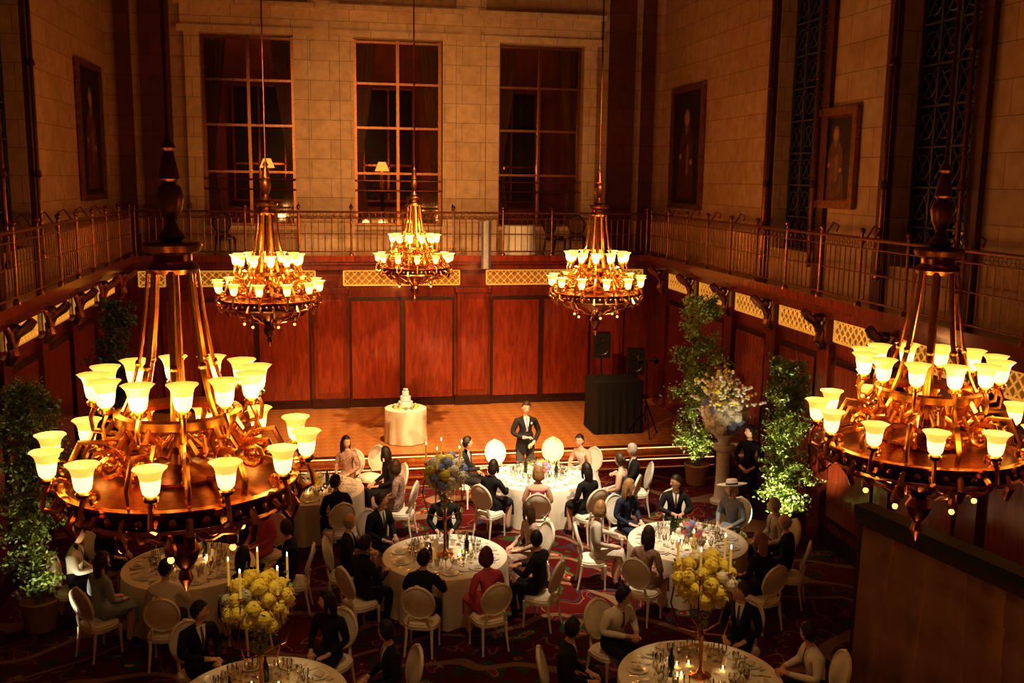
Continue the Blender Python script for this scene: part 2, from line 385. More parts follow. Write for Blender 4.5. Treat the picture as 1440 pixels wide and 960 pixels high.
    # railings
    def rail(nm,p0,p1,inw):
        b=MB();p0=V(p0);p1=V(p1);L=(p1-p0).length;d=(p1-p0)/L;iw=V(inw)
        for z,r in((1.08,.028),(.93,.014),(.12,.016),(.55,.012)): b.tube([p0+V((0,0,z)),p1+V((0,0,z))],r,8,BRONZE)
        n=round(L/1.3)
        for i in range(n+1):
            q=p0+d*(L*i/n)
            b.tube([q,q+V((0,0,1.15))],.026,8,BRONZE)
            b.ball(q+V((0,0,1.2)),.05,BRASSD,8,6)
            b.lathe([(.06,0),(.06,.06),(.03,.1)],8,BRONZE,Matrix.Translation(q))
            b.tube([q+V((0,0,.95)),q+V((0,0,1.12))-iw*.1,q+V((0,0,1.28))-iw*.2,q+V((0,0,1.22))-iw*.3,q+V((0,0,1.12))-iw*.26],.014,6,BRASSD)
            if i<n:
                for k in range(1,8):
                    u=q+d*(L/n*k/8);b.tube([u+V((0,0,.12)),u+V((0,0,.93))],.009,5,BRONZE)
                for k in range(8):
                    u=q+d*(L/n*(k+.5)/8)
                    b.tube([u+V((0,0,1.0))+d*.05*math.cos(a*pi/3)+V((0,0,.05*math.sin(a*pi/3))) for a in range(6)],.006,4,BRASSD,closed=True)
        b.obj(nm)
    rail('gallery_railing_back',(-4.38,24.75,DK),(8.18,24.75,DK),(0,-1,0))
    rail('gallery_railing_left',(-4.47,1.5,DK),(-4.47,24.66,DK),(1,0,0))
    rail('gallery_railing_right',(8.27,1.5,DK),(8.27,24.66,DK),(-1,0,0))
    # stage
    b=MB();b.box(XL+.3,XR-.3,20.5,yw,0,.5,PARQ);b.obj('stage_floor',False)
    b=MB();b.box(XL+.45,XR-.45,20.2,20.5,0,.33,MAHOG);b.box(XL+.45,XR-.45,19.9,20.2,0,.165,MAHOG)
    for y,z in((20.5,.5),(20.2,.33),(19.9,.165)):
        b.box(XL+.45,XR-.45,y-.03,y+.02,z-.03,z+.012,BRASS)
    b.obj('stage_steps',False)
    b=MB()
    for y,z in((20.46,.44),(20.16,.27)):
        b.box(XL+.5,XR-.5,y,y+.012,z,z+.018,pm('step_light_strip',(1,.8,.5),.4,e=1.6,ec=(1,.55,.22),n=.02))
    b.obj('step_light_strips',False)
room()
# ------------------------------------------------------------------ paintings
def painting(nm,w,h,loc,rz,robe):
    e=empty(nm,loc,rz)
    b=MB();FR=pm('gilt_frame',(.3,.13,.05),.4,.7,n=.3,sc=12)
    f=.14
    for x0,x1,z0,z1 in((-w/2,w/2,h/2-f,h/2),(-w/2,w/2,-h/2,-h/2+f),(-w/2,-w/2+f,-h/2+f,h/2-f),(w/2-f,w/2,-h/2+f,h/2-f)):
        b.box(x0,x1,-.08,.0,z0,z1,FR)
    for x0,x1,z0,z1 in((-w/2+f,w/2-f,h/2-f-.04,h/2-f),(-w/2+f,w/2-f,-h/2+f,-h/2+f+.04)): b.box(x0,x1,-.05,0,z0,z1,BRASSD)
    b.obj('frame',False,parent=e)
    b=MB();b.box(-w/2+f,w/2-f,-.03,0,-h/2+f,h/2-f,pm('canvas_dark',(.03,.015,.01),.4,n=.5,sc=2))
    def blob(x,z,rx,rz_,mat,y):
        b.add([(x+rx*math.cos(a*pi/10),y,z+rz_*math.sin(a*pi/10)) for a in range(20)],[tuple(range(20))],mat)
    s=h/3
    rb=pm('robe_'+nm+str(robe),robe,.5,n=.5,sc=5)
    b.add([(-.62*s,-.034,-1.25*s),(.62*s,-.034,-1.25*s),(.4*s,-.034,.3*s),(.14*s,-.034,.55*s),(-.14*s,-.034,.55*s),(-.42*s,-.034,.25*s)],[(0,1,2,3,4,5)],rb)
    sk=pm('painted_skin',(.45,.22,.11),.5);wg=pm('painted_wig',(.22,.14,.08),.5,n=.3)
    blob(0,.72*s,.2*s,.24*s,wg,-.036);blob(0,.7*s,.12*s,.17*s,sk,-.038);blob(0,.42*s,.08*s,.12*s,wg,-.038)
    blob(-.38*s,-.2*s,.09*s,.07*s,sk,-.038);blob(.35*s,-.35*s,.09*s,.07*s,sk,-.038);blob(.1*s,-.3*s,.1*s,.4*s,wg,-.036)
    b.obj('canvas',False,parent=e)
painting('portrait_painting',2.2,3.0,(XR-.02,23.9,7.1),-pi/2,(.1,.025,.015))
painting('portrait_painting',1.45,1.75,(XR-.02,16.45,6.72),-pi/2,(.15,.055,.03))
painting('portrait_painting',2.3,3.0,(XL+.02,23.9,7.2),pi/2,(.12,.03,.015))
# ------------------------------------------------------------------ chandeliers
def chandelier_meshes():
    b=MB();s=MB();k=MB()
    b.lathe([(.69,.03),(.72,.04),(.74,.02),(.735,-.03),(.715,-.08),(.68,-.09),(.66,-.03),(.69,.03)],48,BRASSD)
    b.lathe([(.75,.03),(.755,.045),(.71,.05)],48,BRASS);b.lathe([(.725,-.08),(.73,-.1),(.68,-.1)],48,BRASS)
    b.lathe([(.69,-.0),(.5,.03),(.36,.05),(.3,.06)],40,BRASSD)
    for i in range(48):
        M=Matrix.Rotation(2*pi*i/48,4,'Z');b.ball((.74,0,-.03),(.012,.025,.03),BRASS,5,4,M)
    b.lathe([(.3,.05),(.31,.08),(.16,.1),(.07,.14),(.05,.2),(.09,.26),(.05,.32),(.035,.44),(.05,.5),(.03,.6),(.03,1.4)],20,BRASSD)
    b.lathe([(.66,-.09),(.58,-.13),(.48,-.14),(.34,-.18),(.2,-.25),(.11,-.32),(.07,-.4),(.1,-.46),(.08,-.53),(.03,-.6),(.05,-.66),(.0,-.76)],28,BRASSD)
    b.lathe([(.36,.42),(.4,.44),(.4,.49),(.36,.5),(.34,.46),(.36,.42)],32,BRASS)
    n=12
    for i in range(n):
        a=2*pi*i/n;M=Matrix.Rotation(a,4,'Z')
        b.tube([(.7,0,.0),(.78,0,-.06),(.85,0,-.02),(.84,0,.06),(.81,0,.13)],[.025,.022,.018,.016,.02],6,BRASS,M)
        sp=[(.74+.06*(1-t/14)*math.cos(t*.75),0,.1+.06*(1-t/14)*math.sin(t*.75)) for t in range(12)]
        b.tube(sp,.012,5,BRASS,M)
        sh(b,s,M@Matrix.Translation((.81,0,.14)))
        M=Matrix.Rotation(a+pi/n,4,'Z')
        b.tube([(.38,0,.46),(.44,0,.38),(.52,0,.4),(.53,0,.48),(.5,0,.55)],[.02,.018,.015,.014,.018],6,BRASS,M)
        sh(b,s,M@Matrix.Translation((.5,0,.56)))
        sp=[(.5+.1*(1-t/16)*math.cos(t*.7+2),0,.22+.1*(1-t/16)*math.sin(t*.7+2)) for t in range(14)]
        b.tube([(.66,0,.05),(.68,0,.15),(.6,0,.32)]+sp,[.02]*3+[.018]*14,6,BRASS,M)
        b.ball((.5,0,.22),.028,BRASS,8,6,M)
        b.tube([(.3,0,.08),(.38,0,.1),(.42,0,.2),(.33,0,.34),(.38,0,.43)],[.024,.02,.018,.018,.02],6,BRASS,M)
        b.tube([(.1,0,.3),(.2,0,.22),(.28,0,.26),(.26,0,.36),(.2,0,.34)],[.012,.018,.018,.014,.008],6,BRASS,M)
        b.tube([(.735,0,-.02),(.78,0,-.1),(.75,0,-.18),(.71,0,-.14)],[.02,.032,.024,.01],6,BRASS,M)
        b.tube([(.66,0,-.1),(.58,0,-.2),(.44,0,-.24),(.34,0,-.3),(.2,0,-.34),(.12,0,-.3)],[.012,.018,.014,.014,.016,.01],6,BRASS,M)
    for i in range(8):
        a=2*pi*(i+.5)/8;M=Matrix.Rotation(a,4,'Z')
        b.tube([(.36,0,.45),(.29,0,.6),(.22,0,.85),(.175,0,1.15),(.15,0,1.4)],[(.024,.013)]*5,6,BRASS,M,side=(0,1,0))
        b.ball((.235,0,.8),(.02,.03,.03),BRASS,6,5,M)
    for i in range(6):
        a=2*pi*i/6;M=Matrix.Rotation(a,4,'Z')
        k.ball((.4,0,-.38),.022,BULB,8,6,M);b.lathe([(.035,-.35),(.04,-.31),(.012,-.22)],8,BRASS,M@Matrix.Translation((.4,0,0)))
    M=Matrix.Translation((0,0,-.06))
    b.lathe([(.0,1.46),(.13,1.46),(.15,1.44),(.165,1.47),(.15,1.5),(.12,1.52),(.12,1.56),(.17,1.58),(.185,1.62),(.17,1.64),(.0,1.645)],24,BRASSD,M)
    b.lathe([(.05,1.64),(.09,1.67),(.05,1.72),(.035,1.76),(.07,1.84),(.085,1.92),(.07,1.98),(.045,2.0),(.065,2.03),(.05,2.12),(.03,2.2),(.05,2.22),(.02,2.27),(.013,2.3),(.013,7.73)],16,pm('bronze_finial',(.22,.08,.035),.4,.9,n=.2),M)
    b.lathe([(.012,7.45),(.08,7.5),(.14,7.7)],16,BRASSD)
    return b.mesh('chandelier_frame'),s.mesh('glass_shades'),k.mesh('bulbs')
def sh(b,s,M):
    b.lathe([(.012,-.02),(.045,0),(.05,.02),(.035,.035)],10,BRASS,M)
    s.lathe([(.03,.03),(.048,.05),(.056,.09),(.06,.13)],12,SHADE1,M)
    s.lathe([(.06,.13),(.07,.165),(.09,.19),(.1,.196)],12,SHADE2,M,mod=lambda a,z:1+.03*math.cos(6*a)*(z>.18))
    s.ball((0,0,.11),(.028,.028,.05),SHADE1,8,6,M)
CM=chandelier_meshes()
for x,y,z,p in((-.95,6.6,4.3,12),(4.6,6.87,4.24,12),(-.9,16.4,4.3,27),(4.75,17.1,4.28,27),(1.95,22.1,4.3,27)):
    e=empty('chandelier',(x,y,z),R.random())
    for nm,me in zip(('brass_frame','glass_shades','small_bulbs'),CM): inst(nm,me,parent=e)
    for i in range(5):
        a=2*pi*i/5+.2;light('bulb_light','POINT',(.72*math.cos(a),.72*math.sin(a),.6),p,(1,.47,.15),.1,parent=e)
    light('bulb_light','POINT',(0,0,-.95),p*.4,(1,.47,.15),.08,parent=e)
# ------------------------------------------------------------------ chairs
def chair_mesh(fr,up):
    b=MB()
    n=24
    def sup(w,d,z): return [(w*abs(math.cos(a))**.7*(1 if math.cos(a)>0 else -1),d*abs(math.sin(a))**.7*(1 if math.sin(a)>0 else -1),z) for a in [2*pi*i/n for i in range(n)]]
    def stack(L,mat):
        vs=[];fs=[]
        for l in L: vs+=sup(*l)
        for j in range(len(L)-1):
            for i in range(n):
                k=(i+1)%n;fs.append((j*n+i,j*n+k,(j+1)*n+k,(j+1)*n+i))
        fs.append(tuple(range(n))[::-1]);fs.append(tuple(range((len(L)-1)*n,len(L)*n)));b.add(vs,fs,mat)
    stack([(.215,.205,.37),(.235,.225,.38),(.235,.225,.43),(.225,.215,.44)],fr)
    stack([(.215,.205,.44),(.22,.21,.455),(.19,.18,.475),(.1,.1,.48)],up)
    for x in(-.19,.19):
        b.tube([(x,.18,.4),(x,.18,.34),(x,.18,.3),(x*1.03,.185,.05),(x*1.03,.185,0)],[.026,.028,.022,.013,.016],8,fr)
        b.tube([(x*.9,-.18,.4),(x*.9,-.185,.3),(x*.98,-.23,.05),(x,-.24,0)],[.024,.022,.014,.016],8,fr)
        b.tube([(x*.75,-.19,.42),(x*.72,-.21,.5),(x*.66,-.225,.58)],.018,6,fr)
    def ov(w,h,k,yo=0): return [(w*math.cos(2*pi*i/k),-.235-.22*(.26*math.sin(2*pi*i/k))+yo,.77+h*math.sin(2*pi*i/k)) for i in range(k)]
    b.tube(ov(.215,.235,28),[(.024,.02)]*28,8,fr,closed=True,side=(0,1,0))
    for yo in(.016,-.016):
        o=ov(.2,.22,24,yo);o2=ov(.12,.14,24,yo*1.7);vs=o+o2;fs=[(i,(i+1)%24,24+(i+1)%24,24+i) for i in range(24)]+[tuple(range(24,48))]
        b.add(vs,fs,up)
    b.ball((0,-.29,1.02),(.04,.015,.022),fr,8,6)
    return b.mesh('chair')
CH=chair_mesh(CHAIRW,CHAIRU);CHD=chair_mesh(DARKW,pm('brown_leather',(.12,.05,.03),.5))
def chair(x,y,rz,z=0,me=None): return inst('dining_chair',me or CH,(x,y,z),rz)
# ------------------------------------------------------------------ tables
TR_=.925
def cloth_mesh(r,h,n=120,fold=18,seed=1):
    b=MB();ph=[R.uniform(0,6.28) for _ in range(4)]
    def mod(a,z):
        t=max(0,(h-z)/h);return 1+t*(.05*math.sin(fold*a+ph[0])+.025*math.sin(fold*.5*a+ph[1])+.015*math.sin((fold*2+3)*a+ph[2]))*.8
    b.lathe([(0.001,h),(r*.5,h),(r*.97,h),(r,h-.008),(r+.004,h-.03),(r+.005,h-.15),(r+.005,h*.5),(r+.01,h*.25),(r+.015,.012)],n,CLOTH,mod=mod)
    return b.mesh('tablecloth')
def settings_mesh(seed,dense=1):
    q=random.Random(seed);b=MB()
    h=.752
    for i in range(10):
        a=2*pi*i/10;M=Matrix.Rotation(a,4,'Z')@Matrix.Translation((.7,0,h))
        b.lathe([(.0,.006),(.08,.006),(.125,.018),(.128,.014),(.07,0)],20,CHINA,M)
        b.lathe([(.0,.006),(.05,.006),(.07,.012)],14,CHINA,M@Matrix.Translation((-.08,.21,0)))
        b.add([(-.05,-.07,.02),(.07,-.04,.022),(.05,.05,.045),(-.04,.06,.02),(0,0,.06)],[(0,1,4),(1,2,4),(2,3,4),(3,0,4)],pm('napkin',(.8,.75,.65),.9),M@Matrix.Rotation(q.random()*3,4,'Z'))
        for yy in(-.16,-.18,.15,.165): b.box(-.09,.09,yy-.004,yy+.004,.001,.005,SILV,M)
        for gx,gy,s in((-.2,-.1,1),(-.24,-.02,1.15),(-.19,.06,.85),(-.28,-.12,.8)):
            G=M@Matrix.Translation((gx+q.uniform(-.02,.02),gy+q.uniform(-.02,.02),0))@Matrix.Scale(s,4)
            b.lathe([(.033,.001),(.006,.006),(.004,.08),(.02,.1),(.034,.13),(.033,.17),(.03,.19)],10,GLASS,G)
            if q.random()<.6: b.lathe([(.004,.085),(.018,.1),(.031,.128),(.0,.13)],10,pm('white_wine',(.75,.6,.25),.1) if q.random()<.85 else pm('red_wine',(.2,.01,.02),.1),G)
        if q.random()<.8:
            G=M@Matrix.Translation((-.3,.1,0));b.box(-.001,.001,-.04,.04,0,.1,CHINA,G@Matrix.Rotation(.2,4,'Y'))
    for i in range(7):
        a=q.random()*6.28;r=q.uniform(.2,.36);G=Matrix.Translation((r*math.cos(a),r*math.sin(a),h))
        b.lathe([(.025,0),(.03,.06)],10,GLASS,G);b.ball((0,0,.035),(.008,.008,.016),FLAME,6,5,G)
    for i in range(3):
        a=q.random()*6.28;r=.33;G=Matrix.Translation((r*math.cos(a),r*math.sin(a),h))
        b.lathe([(.035,0),(.037,.18),(.015,.23),(.014,.29)],10,pm('wine_bottle',(.02,.04,.02),.1),G,cap=True)
    return b.mesh('place_settings')
CLM=[cloth_mesh(TR_,.75) for _ in range(2)];SM=[settings_mesh(i) for i in range(3)]
TABLES={'T1':(3.9,17.75),'T2':(1.68,14.05),'T3':(5.5,14.1),'T4':(-.3,17.6),'T5':(-2.0,14.25),'T6':(4.1,9.95),'T7':(-.75,10.3)}
for i,(k,(x,y)) in enumerate(TABLES.items()):
    e=empty('banquet_table',(x,y,0),.3*i);inst('tablecloth',CLM[i%2],parent=e);inst('place_settings',SM[i%3],parent=e)
# ------------------------------------------------------------------ flowers
def hydrangea(b,c,r,mat,q,n=36):
    c=V(c);b.ball(c,r*.86,mat,8,6)
    for _ in range(n):
        d=V((q.gauss(0,1),q.gauss(0,1),q.gauss(0,1))).normalized();p=c+d*r*q.uniform(.9,1.05)
        u=d.orthogonal().normalized();u.rotate(Matrix.Rotation(q.random()*6,3,d));w=d.cross(u);s=r*.3
        b.add([p-u*s+d*s*.2,p-w*s*.55,p+u*s+d*s*.2,p+w*s*.55],[(0,1,2,3)],mat);b.add([p-w*s+d*s*.2,p+u*s*.55,p+w*s+d*s*.2,p-u*s*.55],[(0,1,2,3)],mat)
def ball_flowers(b,c,rad,mix,q,nh=38,hr=.085,squash=.85):
    c=V(c)
    for i in range(nh):
        z=1-2*(i+.5)/nh;a=i*2.39996;rr=math.sqrt(1-z*z)
        d=V((rr*math.cos(a),rr*math.sin(a),z*squash))
        hydrangea(b,c+d*(rad-hr)*q.uniform(.9,1.08),hr*q.uniform(.85,1.2),q.choice(mix),q,22)
    for i in range(28):
        d=V((q.gauss(0,1),q.gauss(0,1),q.gauss(0,1)*.8)).normalized();leaf(b,c+d*rad*1.0,d,.06,LEAF,q)
def leaf(b,p,d,s,mat,q):
    d=V(d).normalized();u=d.orthogonal().normalized();u.rotate(Matrix.Rotation(q.random()*6.28,3,d));w=(d*.8+u*.6).normalized();t=w.cross(d)
    if t.length<1e-4:t=u
    t.normalize()
    b.add([p-w*s*.5,p-t*s*.28,p+w*s*.6,p+t*s*.28],[(0,1,2,3)],mat)
def centrepiece(x,y,zt,rad,mix,seed):
    q=random.Random(seed);e=empty('floral_centrepiece',(x,y,.752));h=zt-.75
    b=MB();b.lathe([(.12,0),(.13,.02),(.05,.05),(.025,.1),(.02,h*.4),(.035,h*.45),(.018,h*.5),(.018,h-rad*.6),(.08,h-rad*.5),(.1,h-rad*.3)],14,BRASS)
    for i in range(5):
        a=2*pi*i/5+.4;M=Matrix.Rotation(a,4,'Z')
        b.tube([(.02,0,h*.45),(rad*.7,0,h*.5),(rad*.95,0,h*.75),(rad*.8,0,h+rad*.3)],.009,6,BRASS,M)
        b.lathe([(.01,0),(.028,.02),(.02,.04)],8,BRASS,M@Matrix.Translation((rad*.8,0,h+rad*.3)))
        b.lathe([(.014,0),(.013,.3),(.001,.305)],8,CANDLE,M@Matrix.Translation((rad*.8,0,h+rad*.33)))
        b.ball((rad*.8,0,h+rad*.33+.325),(.008,.008,.022),FLAME,6,5,M)
    b.obj('candelabrum',parent=e)
    b=MB();ball_flowers(b,(0,0,h),rad,mix,q);
    for _ in range(90):
        a=q.random()*6.28;t=q.random();b_r=.1*(1-t)+.03;leaf(b,V((b_r*math.cos(a),b_r*math.sin(a),h-rad*.6-t*.35)),(math.cos(a),math.sin(a),-.5),.06,LEAF,q)
    b.obj('flower_ball',False,parent=e)
centrepiece(1.68,14.05,2.02,.35,[PETY,PETW,PETB,PETW,PETY,PETY],1)
centrepiece(4.1,9.95,1.92,.38,[PETY,PETY,PETY,PETY,PETW],2)
centrepiece(-.75,10.3,1.84,.4,[PETY,PETY,PETY,PETG,PETY],3)
def low_arr(x,y,mix,seed):
    q=random.Random(seed);b=MB();b.lathe([(.09,0),(.12,.06),(.1,.08)],14,CHINA)
    for i in range(20):
        a=q.random()*6.28;r=q.uniform(0,.23);hydrangea(b,(r*math.cos(a),r*math.sin(a),.16+.14*(1-r/.23)*q.random()),.065,q.choice(mix),q,18)
    for _ in range(50):
        a=q.random()*6.28;d=V((math.cos(a),math.sin(a),.6));leaf(b,V((0,0,.12))+d*.21,d,.07,LEAF,q)
    b.obj('low_flower_arrangement',False,(x,y,.752))
low_arr(3.95,17.75,[PETP,PETY,PETB,PETW],5);low_arr(5.55,14.1,[PETW,PETB,PETP,PETW],6);low_arr(-.3,17.6,[PETY,PETW],7);low_arr(-2.0,14.25,[PETY,PETG],9)
# pedestal arrangement
def pedestal():
    q=random.Random(8);e=empty('pedestal_flower_arrangement',(7.65,17.9,0))
    b=MB();b.lathe([(.22,0),(.22,.06),(.17,.1),(.15,.14),(.13,.6),(.14,1.05),(.2,1.1),(.21,1.18),(0,1.18)],24,pm('white_plinth',(.75,.7,.62),.5))
    b.lathe([(.09,1.18),(.14,1.3),(.2,1.42),(.18,1.43),(0,1.4)],20,CHINA);b.obj('plinth',parent=e)
    b=MB();ball_flowers(b,(0,0,1.8),.5,[PETW,PETB,PETW,PETW,PETW,PETB],q,50,.125)
    for i in range(56):
        a=q.random()*6.28;el=q.uniform(.25,1.5);d=V((math.cos(a)*math.cos(el),math.sin(a)*math.cos(el),math.sin(el)))
        L=q.uniform(.55,.9);b.tube([V((0,0,1.85)),V((0,0,1.85))+d*L],.004,4,LEAFD)
        for _ in range(9): hydrangea(b,V((0,0,1.85))+d*L*q.uniform(.6,1)+V((q.gauss(0,.04),q.gauss(0,.04),0)),.034,PETW if q.random()<.75 else PETY,q,4)
        for _ in range(5): leaf(b,V((0,0,1.85))+d*L*q.uniform(.4,1),d,.08,LEAF,q)
    b.obj('flowers',False,parent=e)
pedestal()
# ------------------------------------------------------------------ trees
def tree(x,y,z,h,w,n,mat,seed,pot=True):
    q=random.Random(seed);b=MB()
    if pot: b.lathe([(.0,.0),(.2,0),(.24,.3),(.27,.42),(.24,.43),(.22,.38),(0,.38)],16,pm('terracotta_planter',(.4,.22,.13),.7))
    tips=[]
    for s in range(3):
        a=s*2.1;bx=.06*math.cos(a);by=.06*math.sin(a)
        pts=[(bx,by,.35)]
        for k in range(1,7): pts.append((pts[-1][0]+q.gauss(0,.025)*1+.012*math.cos(a),pts[-1][1]+q.gauss(0,.025)+.012*math.sin(a),.35+(h-.45)*k/6))
        b.tube(pts,[.022-.0028*k for k in range(7)],6,BARK)
        for k in range(44):
            t=q.uniform(.05,1);i=min(5,int(t*6));p=V(pts[i]).lerp(V(pts[i+1]),t*6-i)
            aa=q.random()*6.28;L=w*q.uniform(.45,1)*(1-.6*max(0,t-.5)/.5)*(.75+.25*min(1,t*4));d=V((math.cos(aa),math.sin(aa),q.uniform(.1,.9)));d.normalize()
            m=p+d*L*.6+V((0,0,.02));e_=p+d*L+V((0,0,-.04))
            b.tube([p,m,e_],[.006,.004,.002],4,BARK);tips+=[(p,m,e_)]*1
    for _ in range(n):
        p,m,e_=q.choice(tips);t=q.random();c=p.lerp(m,t*2) if t<.5 else m.lerp(e_,t*2-1)
        c=c+V((q.gauss(0,.045),q.gauss(0,.045),q.gauss(0,.055)));leaf(b,c,(q.gauss(0,1),q.gauss(0,1),q.gauss(0,1)+.3),q.uniform(.05,.085),mat,q)
    b.obj('potted_birch_tree',False,(x,y,z))
tree(7.82,15.6,0,3.3,.54,9000,LEAF,1);tree(7.62,19.2,0,4.0,.66,8000,LEAF,2)
tree(-4.0,14.1,0,3.6,.55,8000,LEAF,3);tree(-3.85,19.1,0,4.0,.65,8000,LEAFD,4)
# ------------------------------------------------------------------ stage things
def stage_items():
    e=empty('cake_table',(1.7,21.6,.5));inst('tablecloth',cloth_mesh(.46,.76,72,12),parent=e)
    b=MB();IC=pm('white_icing',(.85,.82,.78),.5,n=.03)
    M=Matrix.Translation((0,0,.76))
    b.lathe([(.0,0),(.2,0),(.2,.015),(0,.016)],24,SILV,M)
    z=.016
    for r,hh in((.16,.13),(.115,.12),(.075,.11)):
        b.lathe([(r,z),(r,z+hh-.01),(r-.01,z+hh),(0,z+hh)],28,IC,M);b.lathe([(r+.004,z),(r+.006,z+.015),(r,z+.02)],28,PETB,M);z+=hh
    q=random.Random(4)
    for i in range(5): hydrangea(b,(.03*math.cos(i*1.3),.03*math.sin(i*1.3),.76+z+.03),.03,PETB if i%2 else PETW,q,12)
    for i in range(12): hydrangea(b,(.26*math.cos(i*.52),.26*math.sin(i*.52),.79),.045,q.choice([PETY,PETW,LEAF]),q,14)
    b.obj('wedding_cake',parent=e)
    b=MB();n=20
    b.box(-.55,.55,-.45,.45,0,1.21,BLACK);
    vs=[];fs=[]
    per=[]
    for (xa,ya,xb,yb) in((-.57,-.47,.57,-.47),(.57,-.47,.57,.47),(.57,.47,-.57,.47),(-.57,.47,-.57,-.47)):
        for i in range(14): t=i/14;per.append((xa+(xb-xa)*t,ya+(yb-ya)*t))
    m=len(per)
    for z,f in((1.22,0),(.6,.02),(0.01,.05)):
        for i,(px,py) in enumerate(per): k=1+f*(1 if i%2 else -.3);vs.append((px*k,py*k,z))
    for j in range(2):
        for i in range(m): fs.append((j*m+i,(j+1)*m+i,(j+1)*m+(i+1)%m,j*m+(i+1)%m))
    fs.append(tuple(range(m)));b.add(vs,fs,BLACK);b.obj('draped_dj_booth',False,(6.6,22.0,.5))
    b=MB()
    b.box(-.2,.2,-.18,.18,0,.6,BLACKP);b.lathe([(.14,0),(.15,.01),(.05,-.03)],16,DARKW,Matrix.Translation((0,-.18,.22))@Matrix.Rotation(pi/2,4,'X'));b.lathe([(.05,0),(.055,.01),(.02,-.01)],12,DARKW,Matrix.Translation((0,-.18,.47))@Matrix.Rotation(pi/2,4,'X'))
    me=b.mesh('speaker',False);
    for x,y,z in((6.65,23.3,2.0),(7.4,22.9,1.65)):
        e=empty('loudspeaker',(x,y,z),-.2);inst('speaker_cabinet',me,parent=e)
        b=MB();b.tube([(0,0,0),(0,0,.5-z+.02)],.02,8,BLACKP)
        for i in range(3): b.tube([(0,0,.5-z+.5),(.3*math.cos(i*2.1),.3*math.sin(i*2.1),.5-z)],.012,6,BLACKP)
        b.obj('stand',parent=e)
    b=MB();b.tube([(0,0,.3),(0,0,1.75)],.018,8,BLACKP)
    for i in range(3): b.tube([(0,0,.85),(.42*math.cos(i*2.1+.5),.42*math.sin(i*2.1+.5),0)],.015,6,BLACKP)
    b.tube([(-.25,0,1.75),(.25,0,1.75)],.015,6,BLACKP)
    for x in(-.18,.18): b.lathe([(.05,0),(.07,.14),(.06,.14),(.04,.01)],12,BLACKP,Matrix.Translation((x,0,1.8))@Matrix.Rotation(1.9,4,'X'))
    b.obj('lighting_tripod',True,(7.15,21.3,.5))
stage_items()
# gallery furniture
e=empty('gallery_table',(4.95,25.35,DK));inst('tablecloth',cloth_mesh(.4,.75,60,10),parent=e)
for x,r in((-2.4,.4),(5.9,.5),(6.5,2.8)): chair(x,25.4,r+pi,DK,CHD)
b=MB();vs=[];fs=[]
for j in range(9):
    for i in range(5): vs.append((-.12+.06*i,.03*math.sin(i*2),-.15*j))
for j in range(8):
    for i in range(4): fs.append((j*5+i,j*5+i+1,(j+1)*5+i+1,(j+1)*5+i))
for q_,f in enumerate(fs): b.add([vs[i] for i in f],[(0,1,2,3)],pm('flag_blue',(.1,.15,.3),.8) if (q_%4) in(0,3) else pm('flag_white',(.45,.4,.35),.8))
b.tube([(-.16,0,0),(.16,0,0)],.015,6,BRASS);b.tube([(0,.1,.0),(0,0,.0)],.012,6,BRASS)
b.obj('hanging_banner',False,(3.95,24.55,DK+.9))
# tapestry screen near right
def screen():
    A=V((6.12,10.15,0));B=V((6.8,7.0,0));d=(B-A);L=d.length;rz=math.atan2(d.y,d.x)
    e=empty('tapestry_screen',A,rz)
    b=MB();b.box(-.05,L,-.12,.12,2.52,2.62,BLACKP);b.box(-.05,L,-.1,.1,2.4,2.52,DARKW)
    for x in(0,L-.05): b.box(x-.04,x+.04,-.05,.05,0,2.45,DARKW);b.box(x-.05,x+.05,-.3,.3,0,.06,DARKW)
    b.obj('screen_frame',False,parent=e)
    b=MB();n=160;vs=[];fs=[]
    for j in range(12):
        for i in range(n+1):
            t=i/n;u=abs(math.sin(t*20+.12*j*math.sin(t*9)));vs.append((.05+t*(L-.1),.02-.13*(1-u**.6)*(.6+.4*j/11)+.015*math.sin(t*70),2.42-2.3*j/11))
    for j in range(11):
        for i in range(n): fs.append((j*(n+1)+i,j*(n+1)+i+1,(j+1)*(n+1)+i+1,(j+1)*(n+1)+i))
    b.add(vs,fs,pm('tapestry_cloth',(.34,.19,.12),.9,n=.35,sc=2.2));b.obj('tapestry',parent=e)
screen()
# ------------------------------------------------------------------ people
SKIN=pm('skin',(.66,.39,.26),.5,n=.06);SKINP=pm('skin_pale',(.78,.5,.37),.5,n=.06)
LIP=pm('lips',(.45,.13,.1),.5);EYE=pm('eye_white',(.8,.78,.75),.3);IRIS=pm('iris',(.03,.02,.015),.3)
SHOE=pm('black_leather',(.01,.01,.01),.3);SHIRT=pm('white_shirt',(.8,.78,.74),.8,n=.04)
def colmat(c,r=.85,n=.15,sc=30): return pm('fabric_%02d%02d%02d'%tuple(int(x*99) for x in c),c,r,n=n,sc=sc)
def floral(c,c2): return pm('floral_%02d%02d%02d'%tuple(int(x*99) for x in c),c,.85,n=.1,sc=28,c2=c2)
def headpt(t,ph,s=1,extra=0):
    a=ph-.5*math.sin(ph)
    z=.118*math.cos(t);x=.076*math.sin(t)*math.sin(a);y=.093*math.sin(t)*math.cos(a)
    if z<0:
        k=-z/.118;x*=1-.3*k*k;y*=(1-.1*k) if y>0 else (1-.4*k)
    if y<0:x*=1.04
    if extra==0 and y>0:
        y+=.024*math.exp(-(x/.012)**2-((z+.018)/.02)**2)-.008*math.exp(-((abs(x)-.03)/.014)**2-((z-.008)/.012)**2)
        y+=.006*math.exp(-(x/.022)**2-((z+.055)/.009)**2)+.008*math.exp(-(x/.02)**2-((z+.095)/.015)**2)
    return V((x,y,z))
